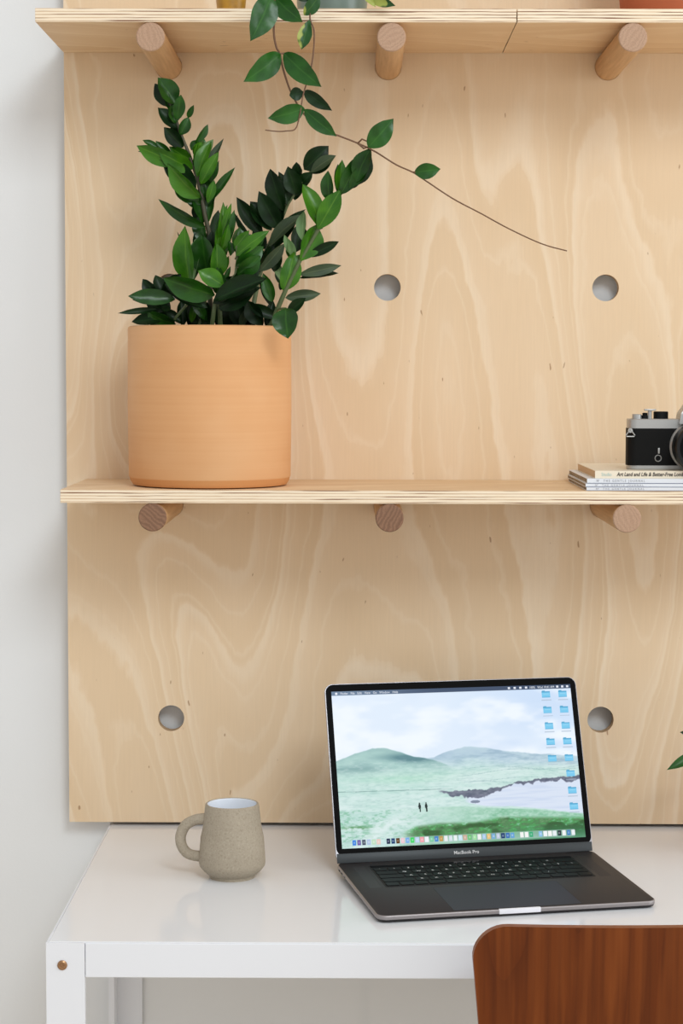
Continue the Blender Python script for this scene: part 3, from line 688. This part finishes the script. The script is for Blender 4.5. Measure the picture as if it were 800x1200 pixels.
def blend(P_, mask, c): return P_*(1-mask[..., None])+(c if isinstance(c, np.ndarray) and c.ndim == 3 else C(*c))*mask[..., None]
P = np.zeros((NY, NX, 3)); P[:] = C(222, 234, 248)
P = blend(P, ss(.35, .9, U)*.8*ss(.5, .1, V), (198, 218, 244))
cl = vnoise(U, V, 4, 6, 4, 1); P = blend(P, ss(.42, .68, cl)*.85, (240, 246, 252)); P = blend(P, ss(.55, .75, vnoise(U, V, 3, 5, 3, 2))*.5*ss(.2, .5, U), (186, 208, 240))
def ridge(xs, ys, seed, rough=.006): return np.interp(U, xs, ys)+(vnoise(U, V*0, 26, 1, 3, seed)-.5)*rough*2
r2 = ridge([0, .4, .46, .53, .62, .72, .88, 1], [.46, .445, .41, .385, .40, .43, .455, .475], 5)
hz = vnoise(U, V, 9, 16, 4, 6)
mk = ss(-.004, .006, V-r2)
hill2 = (C(168, 192, 212)[None, None]*(1-hz[..., None])+C(198, 220, 226)[None, None]*hz[..., None])
hill2 = blend(hill2, ss(.5, .75, vnoise(U, V, 14, 40, 3, 21))*.5, (140, 168, 190)); hill2 = blend(hill2, ss(.03, .16, V-r2), (196, 222, 222)); P = blend(P, mk, hill2)
r1 = ridge([0, .05, .10, .15, .20, .26, .33, .42, .5], [.445, .42, .392, .372, .378, .402, .44, .475, .53], 7)
mk = ss(-.003, .006, V-r1)*ss(.52, .42, U)
h1 = (C(142, 176, 178)[None, None]*(1-hz[..., None])+C(188, 222, 214)[None, None]*hz[..., None])
P = blend(P, mk, h1)
sh = np.exp(-(((U-.30)-(V-.44)*1.2)/.10)**2-((V-.445)/.028)**2); P = blend(P, np.clip(sh*1.1, 0, .8)*ss(-.003, .006, V-r1), (84, 124, 134))
sh = np.exp(-((U-.05)/.12)**2-((V-.515)/.018)**2); P = blend(P, np.clip(sh, 0, .5), (110, 150, 150))
# fields
fz = vnoise(U, V, 7, 26, 4, 8)
fld = C(176, 214, 204)[None, None]*(1-fz[..., None])+C(222, 236, 236)[None, None]*fz[..., None]
P = blend(P, ss(.49, .56, V), fld)
P = blend(P, np.exp(-((U-.28)/.17)**2-((V-.575)/.03)**2)*.45, (160, 214, 186))
P = blend(P, (np.abs(V-(.645+.02*U))<.0022)*ss(.5, .4, U)*.55, (96, 130, 128))
tx = vnoise(U, V, 50, 110, 3, 31); P = blend(P, ss(.5, .8, tx)*ss(.4, .5, V)*.16, (120, 160, 160)); P = blend(P, ss(.5, .2, tx)*ss(.4, .5, V)*.22, (232, 244, 244))
for k_, (a_, b_) in enumerate(((.60, .05), (.56, -.04), (.53, .03), (.625, .0))): P = blend(P, (np.abs(V-(a_+b_*(U-.6)+.012*np.sin(U*14+k_))) < .0016)*ss(.42, .6, U)*.35, (110, 146, 152))
# headland, sea and cliffs
coast = np.interp(U, [.40, .5, .6, .66, .70, .75, .82, .9, 1], [.655, .668, .662, .655, .64, .622, .612, .606, .598])+(vnoise(U, V*0, 60, 1, 3, 11)-.5)*.02
cth = np.interp(U, [.40, .47, .55, .6, .66, .70, .76, .85, 1], [.004, .030, .062, .05, .030, .012, .020, .022, .034])
sea_top = coast+cth*.6; sea_bot = np.interp(U, [.52, .6, .7, .8, .9, 1], [.745, .77, .782, .80, .822, .845])+(vnoise(U, V, 20, 1, 2, 12)-.5)*.012
sea = ss(-.002, .004, V-sea_top)*ss(.002, -.004, V-sea_bot)*ss(.505, .54, U)
P = blend(P, sea, (214, 224, 240)); P = blend(P, sea*ss(.5, .8, vnoise(U, V, 6, 60, 3, 13))*.5, (192, 206, 232))
cf = ss(0, .006, V-coast)*ss(.004, -.004, V-coast-cth-(vnoise(U, V, 50, 30, 2, 14)-.5)*.03)*ss(.4, .43, U)
cn = vnoise(U, V, 60, 90, 3, 15); P = blend(P, cf*.9, C(70, 76, 96)[None, None]*(1-cn[..., None])+C(132, 134, 152)[None, None]*cn[..., None])
P = blend(P, ((((U-.555)/.02)**2+((V-.742)/.010)**2) < 1)*.8, (110, 120, 140))
# foreground
fg = ss(-.004, .008, V-np.interp(U, [0, .2, .5, .62, .8, 1], [.76, .765, .765, .785, .805, .85]))
gn = vnoise(U, V, 40, 60, 4, 16); g2 = vnoise(U, V, 8, 14, 3, 17)
g4 = vnoise(U, V, 90, 120, 3, 33); gn = np.clip(gn*.6+g4*.4, 0, 1)
P = blend(P, fg*ss(.2, .75, U), C(96, 166, 124)[None, None]*(1-gn[..., None])+C(214, 238, 230)[None, None]*gn[..., None])
P = blend(P, fg*ss(.5, .1, U)*ss(.45, .7, gn)*.6, (110, 176, 140))
gs = ss(.0, .03, V-np.interp(U, [.2, .3, .4, .55, .65, .8, 1], [.93, .87, .855, .86, .835, .845, .86]))*ss(.23, .31, U)*ss(1.0, .92, V-.02*np.ones_like(V)+.0)
gs = gs*ss(.30, .46, gn+(V-.86)*1.2)
P = blend(P, gs*.92, C(26, 84, 36)[None, None]*(1-ss(.35, .62, gn)[..., None])+C(136, 204, 134)[None, None]*gn[..., None])
P = blend(P, gs*ss(.5, .62, g2)*.65, (48, 76, 44)); P = blend(P, ss(.88, .98, V)*ss(.45, .9, U)*.55, (66, 128, 96))
P = blend(P, np.exp(-((U-.06)/.05)**2-((V-.875)/.012)**2)*.8*ss(.3, .6, gn), (70, 130, 70))
P = blend(P, np.exp(-(((U-(.27-(V-.78)*.95))/.035)**2))*ss(.775, .84, V)*.7, (222, 236, 236))
# two walkers
for ux in (.325, .352):
    b_ = (((U-ux)/.0052)**2+((V-.757)/.018)**2 < 1) | (((U-ux)/.0032)**2+((V-.737)/.0055)**2 < 1) | ((np.abs(U-ux-.001) < .0028) & (V > .757) & (V < .792))
    P = blend(P, b_*.9, (26, 34, 34))
# menu bar, folders, dock
P = blend(P, (V < .026).astype(float), np.array([70, 84, 108.])[None, None]*np.ones_like(P)+ (C(74, 84, 84)*np.ones_like(P))*((ss(.5, 0, U)*.6)[..., None]))
def rect(P, u0, u1, v0, v1, c, a=1.): return blend(P, ((U > u0) & (U < u1) & (V > v0) & (V < v1))*a, c)
def folder(P, u, v):
    P = rect(P, u-.017, u-.003, v-.024, v-.015, (96, 172, 208)); P = rect(P, u-.018, u+.018, v-.019, v+.022, (124, 200, 236)); P = rect(P, u-.018, u+.018, v-.019, v-.012, (88, 166, 206)); P = rect(P, u-.018, u+.018, v+.018, v+.022, (98, 178, 216))
    P = rect(P, u-.012, u+.012, v-.004, v+.001, (150, 212, 240)); return rect(P, u-.022, u+.02, v+.036, v+.043, (170, 184, 200), .6)
for i, v in enumerate((.062, .166, .270, .374, .484, .585, .695, .798)):
    P = folder(P, .964, v)
    if i < 5: P = folder(P, .893, v)
P = rect(P, .045, .955, .945, .99, (196, 222, 226), .45)
dc = [(60, 130, 220), (110, 90, 160), (70, 80, 100), (170, 190, 220), (190, 220, 190), (230, 200, 190), None, (24, 34, 70), (24, 60, 110), (90, 52, 16), (232, 196, 206), (120, 170, 230), (60, 210, 100), (190, 210, 240), (240, 160, 170), (238, 240, 246), (120, 200, 160), (70, 130, 200), (190, 150, 80), (230, 232, 236), (210, 220, 230), (226, 236, 236), (200, 226, 240), (200, 170, 150), (110, 190, 120), (160, 220, 160), (236, 236, 236), (170, 200, 230), (230, 190, 120), (120, 170, 210), (190, 200, 220), (30, 60, 110), (60, 110, 180), (100, 160, 210), None, (236, 238, 236), (240, 240, 240), (60, 170, 120), None, (140, 190, 230), (236, 240, 244), (240, 240, 240), (225, 232, 238), (40, 50, 60), (236, 240, 240), (70, 130, 190), (230, 236, 240)]
for i, c in enumerate(dc):
    if c is None: continue
    u = .05+.9*i/(len(dc)-1)
    P = rect(P, u-.0076, u+.0076, .950, .983, c); P = rect(P, u-.003, u+.003, .961, .973, tuple(min(255, q*.5+120) for q in c), .8)
P = np.clip(P, 0, 255)/255.
Pl = np.where(P <= .04045, P/12.92, ((P+.055)/1.055)**2.4)
me = bpy.data.meshes.new('display'); X = (U-.5)*DW; Z = DZ0+(1-V)*DH
co = np.stack([X, np.full_like(X, -.00055), Z], -1).reshape(-1, 3)
idx = np.arange(NX*NY).reshape(NY, NX); q = np.stack([idx[1:, :-1], idx[1:, 1:], idx[:-1, 1:], idx[:-1, :-1]], -1).reshape(-1, 4)
me.vertices.add(len(co)); me.vertices.foreach_set('co', co.ravel()); me.loops.add(q.size); me.loops.foreach_set('vertex_index', q.ravel().astype(np.int32))
me.polygons.add(len(q)); me.polygons.foreach_set('loop_start', (np.arange(len(q))*4).astype(np.int32)); me.update(calc_edges=True)
ca = me.attributes.new('picture', 'FLOAT_COLOR', 'POINT'); ca.data.foreach_set('color', np.concatenate([Pl.reshape(-1, 3), np.ones((NX*NY, 1))], 1).ravel().astype(np.float32))
me.materials.append(M['display']); dsp = bpy.data.objects.new('display', me); COL.objects.link(dsp); dsp.parent = lid
tag(dsp, 'lit screen with a pale green coast, two walkers and blue folder icons')
mz = DZ0+DH-.0044
text_mesh('Finder   File   Edit   View   Go   Window   Help', .0042, 'display_white', 'menu_lettering', lid, (-DW/2+.012, -.0008, mz), (math.pi/2, 0, 0), width=.078, ext=.00003)
text_mesh('100%   Wed 10:41 AM', .0042, 'display_white', 'menu_lettering', lid, (DW/2-.058, -.0008, mz), (math.pi/2, 0, 0), width=.034, ext=.00003)
mb = MB(); mb.rslab(.0032, .0030, .0013, [(0, -.0001), (0, .0001)], plane='xz', xf=Matrix.Translation((-DW/2+.0065, -.0008, mz+.0013))); mb.build('menu_symbol', 'display_white', lid)
for k, dx in enumerate((.088, .080, .072, .064, .020, .013, .006)):
    mb = MB(); mb.box((DW/2-dx, -.0009, mz+.0002), (DW/2-dx+.003, -.0007, mz+.0028)); mb.build('menu_symbol', 'display_white', lid)
# ------------------------------------------------------------------ magazines, book, camera on the middle shelf
ZT1 = ZS+ST; YFm = -.2465
def booklet(x0, yf, w_, d_, z, th, name, mats, label, cat, rot=0, cover=.0006, bevel=.0):
    o = thing(name, (x0, yf, z), rot, label, cat)
    mb = MB(); mb.box((.0006, .0008, cover), (w_-.0012, d_-.0006, th-cover)); mb.build('pages', mats[1], o, smooth=False)
    mb = MB(); mb.box((0, 0, 0), (w_, d_, cover), 0); mb.box((0, 0, th-cover), (w_, d_, th), 0); mb.box((0, -.0003, 0), (w_, .0008, th), 0)
    mb.build('cover', mats[0], o, smooth=False); return o
xa = at(687, 570, YFm).x; px_ = mpp(YFm)
t3, t2, t1 = 4.2*px_, 4.2*px_, 5.8*px_
zz = ZT1
tt = [(t3, 'lowest white magazine of the stack on the middle shelf', .0), (t2, 'white magazine in the middle of the stack on the shelf', -.0012), (t1, 'thicker white magazine just under the cream book', .0006)]
for th, lb, dx in tt:
    o = booklet(xa+dx, YFm, .29, .222, zz, th, 'magazine', ('paper_white', 'pages_grey'), lb, 'magazine'); o['group'] = 'magazines under the camera'
    mb = MB(); mb.box((.0, -.0006, 0), (.29, -.0003, .0007)); mb.build('spine_edge', 'cover_blue', o, smooth=False)
    text_mesh('Nº     T H E   G E N T L E   J O U R N A L', th*.72, 'ink_grey', 'spine_lettering', o, (.012, -.0005, th*.32), (math.pi/2, 0, 0), width=.062, ext=.0001)
    zz += th+.0001
xb = at(697, 556, YFm+.003).x; tb = .0098
bk = booklet(xb, YFm+.003, .27, .205, zz, tb, 'book', ('book_cream', 'pages_tan'), 'cream paperback with black spine lettering, lying on top of the white magazines', 'book', cover=.0007)
text_mesh('Art Land and Life & Better-Free London Guide', .0070, 'ink', 'spine_lettering', bk, (.028, -.0005, .0030), (math.pi/2, 0, 0), width=.106, shear=.2, ext=.0001, bold=.00015)
text_mesh('Studio', .0060, 'ink_teal', 'spine_lettering', bk, (.008, -.0005, .0032), (math.pi/2, 0, 0), width=.013, ext=.0001)
zc = zz+tb
CYF = -.215; cx0 = at(734.5, 530, CYF).x; sc_ = mpp(CYF)
CM = thing('film_camera', (cx0, CYF, zc), 0, 'black and silver film camera resting on the book, cut off by the right edge', 'camera')
def cz(py): return at(760, py, CYF).z-zc
def cxx(px): return at(px, 520, CYF).x-cx0
zb0, zb1, zb2 = .0, cz(545.5), cz(502); zb3 = cz(491); cw = .140; cdp = .034
mb = MB(); mb.rslab(cw-.002, cdp, .012, [(0, zb1), (0, zb2)], xf=Matrix.Translation((cw/2, cdp/2, 0))); mb.build('body', 'leatherette', CM)
mb = MB(); mb.rslab(cw-.004, cdp-.001, .012, [(.001, zb0), (0, .001), (0, zb1)], xf=Matrix.Translation((cw/2, cdp/2, 0))); mb.build('bottom_plate', 'camera_silver', CM)
mb = MB(); mb.rslab(cw-.0025, cdp+.001, .011, [(0, zb2), (0, zb3-.001), (.001, zb3)], xf=Matrix.Translation((cw/2+.0008, cdp/2, 0))); mb.build('top_plate', 'camera_silver', CM)
def cyl(mb, x, y, r_, z0_, z1_, mi=0, bev=.0006, seg=32): mb.lathe([(0, z0_), (r_, z0_), (r_, z1_-bev), (r_-bev, z1_), (0, z1_)], (x, y, 0), seg, mi)
mb = MB(); cyl(mb, cxx(747), .012, 5.5*sc_, zb3-.001, cz(485.5)); tag(mb.build('frame_counter', 'camera_silver', CM), 'silver ring')
mb = MB(); cyl(mb, cxx(757), .016, 5.5*sc_, zb3-.001, cz(487)); cyl(mb, cxx(757), .016, 3.0*sc_, zb3, cz(484)); mb.build('shutter_button', 'camera_black', CM)
mb = MB(); cyl(mb, cxx(776), .018, 8.6*sc_, zb3-.001, cz(482.5)); mb.build('shutter_speed_dial', 'camera_black', CM)
mb = MB(); mb.box((cxx(755), .006, cz(481.5)), (cxx(769), .012, cz(479.5)), bev=.0006); cyl(mb, cxx(762), .011, 2.4*sc_, zb3, cz(480)); mb.build('advance_lever', 'camera_silver', CM)
mb = MB(); cyl(mb, .124, .018, .011, zb3-.001, zb3+.006); mb.build('rewind_knob', 'camera_silver', CM)
# strap lugs
for xx in (cxx(738), cw-.003):
    mb = MB(); c0 = Vector((xx, -.002, cz(507)))
    mb.tube([c0+Vector((0, 0, .0045)), c0+Vector((-.0058, 0, -.0035)), c0+Vector((-.005, 0, -.005)), c0+Vector((.005, 0, -.005)), c0+Vector((.0058, 0, -.0035)), c0+Vector((0, 0, .0045))], .0008, 8)
    cy_ = [(0, 0), (.003, 0), (.003, .003), (0, .003)]; mb.lathe(cy_, seg=16, xf=Matrix.Translation((xx, .001, cz(504.5))) @ Matrix.Rotation(math.pi/2, 4, 'X'))
    mb.build('strap_lug', 'camera_silver', CM)
# self timer lever
rotx = Matrix.Rotation(math.pi/2, 4, 'X')
mb = MB(); mb.lathe([(.0034, 0), (.0046, 0), (.0046, .002), (.0040, .0026), (.0034, .002), (.0034, 0)], seg=32, xf=Matrix.Translation((cxx(771), .0002, cz(537))) @ rotx)
mb.box((cxx(770.6), -.002, cz(531.5)), (cxx(772.8), 0, cz(525)), bev=.0004); mb.build('self_timer_lever', 'camera_silver', CM)
# prism housing, lens mount and lens
pcx = cxx(813); pw = .040
pr = MB(); z4 = cz(502); zp = zb3+.0235
vs = []
for y_, k in ((-.010, 1.), (.026, 1.)):
    vs += [(pcx-pw/2*1.05, y_, zb3-.006), (pcx+pw/2*1.05, y_, zb3-.006), (pcx+pw/2*.95, y_, zb3+.007), (pcx+pw/2*.42, y_+(.003 if y_ < 0 else -.006), zp), (pcx-pw/2*.42, y_+(.003 if y_ < 0 else -.006), zp), (pcx-pw/2*.95, y_, zb3+.007)]
pr.add(vs, [(0, 1, 2, 3, 4, 5), (11, 10, 9, 8, 7, 6)]+[(i, (i+1) % 6, (i+1) % 6+6, i+6) for i in range(6)]); pr.build('prism_housing', 'camera_silver', CM, smooth=False)
text_mesh('Nikon', .0088, 'ink', 'lettering', CM, (pcx-.012, -.0102, zb3+.001), (math.pi/2, 0, 0), width=.024, ext=.0002, bold=.0002)
lz = cz(523); lr_ = 28*sc_
mb = MB(); mb.lathe([(0, 0), (.0322, 0), (.0322, .004), (.030, .007), (0, .007)], seg=64, xf=Matrix.Translation((pcx, .0002, lz)) @ rotx); mb.build('lens_mount', 'camera_silver', CM)
mb = MB(); mb.lathe([(0, .006), (.029, .006), (.0305, .010), (.0305, .022), (.0285, .0235), (.0285, .026), (.0312, .028), (.0312, .046), (.030, .048), (.026, .048), (.024, .044), (.019, .036), (0, .036)], seg=72, xf=Matrix.Translation((pcx, .0002, lz)) @ rotx); mb.build('lens', 'lens_black', CM)
mb = MB(); mb.lathe([(0, .0395), (.008, .0390), (.0155, .0375), (.0185, .036), (0, .0355)], seg=40, xf=Matrix.Translation((pcx, .0002, lz)) @ rotx); mb.build('front_glass', 'lens_glass', CM)
mb = MB(); mb.box((pcx-.009, .004, zp-.0006), (pcx+.009, .020, zp+.003), bev=.0008); mb.build('accessory_shoe', 'leather_brown', CM)
# ------------------------------------------------------------------ plant just outside the right edge of the desk view
c_ = atz(870, 1000, ZD); DPY = -.13; dx_ = at(880, 1000, DPY).x
DP = thing('desk_plant', (dx_, DPY, ZD), 0, 'small plant at the right edge of the desk with leaf tips poking into view', 'potted plant')
mb = MB(); r = .055; mb.lathe([(0, 0), (r-.008, 0), (r-.003, .003), (r+.004, .085), (r+.006, .088), (r+.001, .09), (r-.002, .08), (0, .078)], seg=48); mb.build('pot', 'terracotta_red', DP)
mb = MB(); mb.lathe([(0, .084), (r-.003, .081), (r-.003, .079), (0, .079)], seg=32); mb.build('soil', 'soil', DP)
for (a, b, c, d, w_, mt) in [(826, 880, 781, 902, 13, 'hoya_leaf'), (826, 862, 796.5, 858, 12, 'hoya_dark'), (850, 850, 835, 810, 18, 'hoya_leaf'), (870, 840, 885, 800, 20, 'hoya_leaf'), (900, 860, 935, 838, 20, 'hoya_leaf'), (890, 880, 925, 885, 18, 'hoya_leaf'), (860, 890, 838, 905, 18, 'hoya_leaf')]:
    A = at(a, b, DPY); tp = Vector((dx_+(A.x-dx_)*.15, DPY, ZD+.083))
    mb = MB(); mb.tube([tp, tp.lerp(A, .5)+Vector((0, 0, .012)), A], [.0018, .0015, .001], 8); st = world_child(mb, 'stem', 'vine_green', DP, DP.location)
    mb = MB(); leaf(mb, A, at(c, d, DPY-.01), w_*mpp(DPY)*1.1, .2, .3, .06, 0, .9, .85); world_child(mb, 'leaf', mt, st, DP.location)
# ------------------------------------------------------------------ chair
CHY = -.70
tl_ = at(553.5, 1083, CHY); ccx = tl_.x+.212; ctz = tl_.z
CH = thing('plywood_chair', (ccx, CHY, 0), 0, 'walnut veneer chair back with rounded corner, pulled up to the desk', 'chair')
CH.rotation_euler = (0, 0, math.radians(3.0))
def shell():
    mb = MB(); prof = []       # (y, z) centre line and half width
    n1 = 34
    hb = ctz-.45
    path = []
    for i in range(n1+1):      # back, top to bend
        t = i/n1; z = ctz-t*(hb-.06); path.append((.0+.05*t*t, z))
    y0, zb_ = path[-1]
    for i in range(1, 11):
        a = i/10*math.pi/2; path.append((y0+.075*(1-math.cos(a)), zb_-.055*math.sin(a)-.004*i/10))
    yb_, zz_ = path[-1]
    for i in range(1, 17): t = i/16; path.append((yb_+.34*t, zz_+.012*math.sin(t*2.2)-.02*t*t))
    # arc length
    s = [0]
    for a, b in zip(path, path[1:]): s.append(s[-1]+math.hypot(b[0]-a[0], b[1]-a[1]))
    tot = s[-1]; rc = .038
    def hw(q):
        w0 = np.interp(q, [0, .03, .12, .22, .30, .36, .44, .60, tot], [.212, .212, .2035, .19, .16, .13, .165, .205, .185])
        if q < rc: w0 = w0-rc+math.sqrt(max(0, rc*rc-(rc-q)**2))
        e = tot-q
        if e < .06: w0 = w0-.06+math.sqrt(max(0, .0036-(.06-e)**2))
        return max(w0, .02)
    # resample: dense near the ends
    qs = [rc*(1-math.cos(k/10*math.pi/2)) for k in range(11)]+[rc+(tot-.06-rc)*k/46 for k in range(1, 47)]+[tot-.06+.06*math.sin(k/8*math.pi/2) for k in range(1, 9)]
    K = 28; th = .0105; fr = []
    for q in qs:
        y = np.interp(q, s, [p[0] for p in path]); z = np.interp(q, s, [p[1] for p in path])
        y2 = np.interp(min(q+.004, tot), s, [p[0] for p in path]); z2 = np.interp(min(q+.004, tot), s, [p[1] for p in path])
        y1 = np.interp(max(q-.004, 0), s, [p[0] for p in path]); z1 = np.interp(max(q-.004, 0), s, [p[1] for p in path])
        d = Vector((0, y2-y1, z2-z1)).normalized(); nrm = Vector((0, d.z, -d.y))  # towards the camera side / underside
        if nrm.y > 0 and q < .3: nrm = -nrm
        fr.append((y, z, hw(q), nrm, q))
    fr = [(y, z, h, (n_ if i == 0 or n_.dot(fr[i-1][3]) > 0 else -n_), q) for i, (y, z, h, n_, q) in enumerate(fr)]
    vs = []
    for lay in (0, 1):
        for y, z, h, n_, q in fr:
            cv = .016*max(0, 1-q/.42)
            for k in range(K+1):
                x = -h+2*h*k/K
                p = Vector((x, y+cv*((x/.21)**2), z))+n_*(th*lay)
                vs.append(tuple(p))
    N = len(fr)*(K+1); n = len(fr); fs = []; mm = []
    for i in range(n-1):
        for k in range(K):
            a = i*(K+1)+k; f = (a, a+1, a+K+2, a+K+1); fs.append(f); mm.append(0); fs.append(tuple(q+N for q in f[::-1])); mm.append(0)
    rim = [k for k in range(K+1)]+[i*(K+1)+K for i in range(1, n)]+[(n-1)*(K+1)+k for k in range(K-1, -1, -1)]+[i*(K+1) for i in range(n-2, 0, -1)]
    for a, b in zip(rim, rim[1:]+rim[:1]): fs.append((a, b, b+N, a+N)); mm.append(1)
    mb.add(vs, fs, mm); return mb
sh_ = shell(); so = sh_.build('seat_shell', ['walnut', 'walnut_edge'], CH)
for sx in (-1, 1):
    for (y0, y1) in ((.16, -.02), (.26, .40)):
        mb = MB(); mb.tube([(0.02*sx, .21, .422), (.09*sx, .21+(y0-.21)*.6, .418), (.13*sx, y0, .40), (.205*sx, y1, .0)], [.008]*4, 12); mb.build('leg', 'chrome', CH)
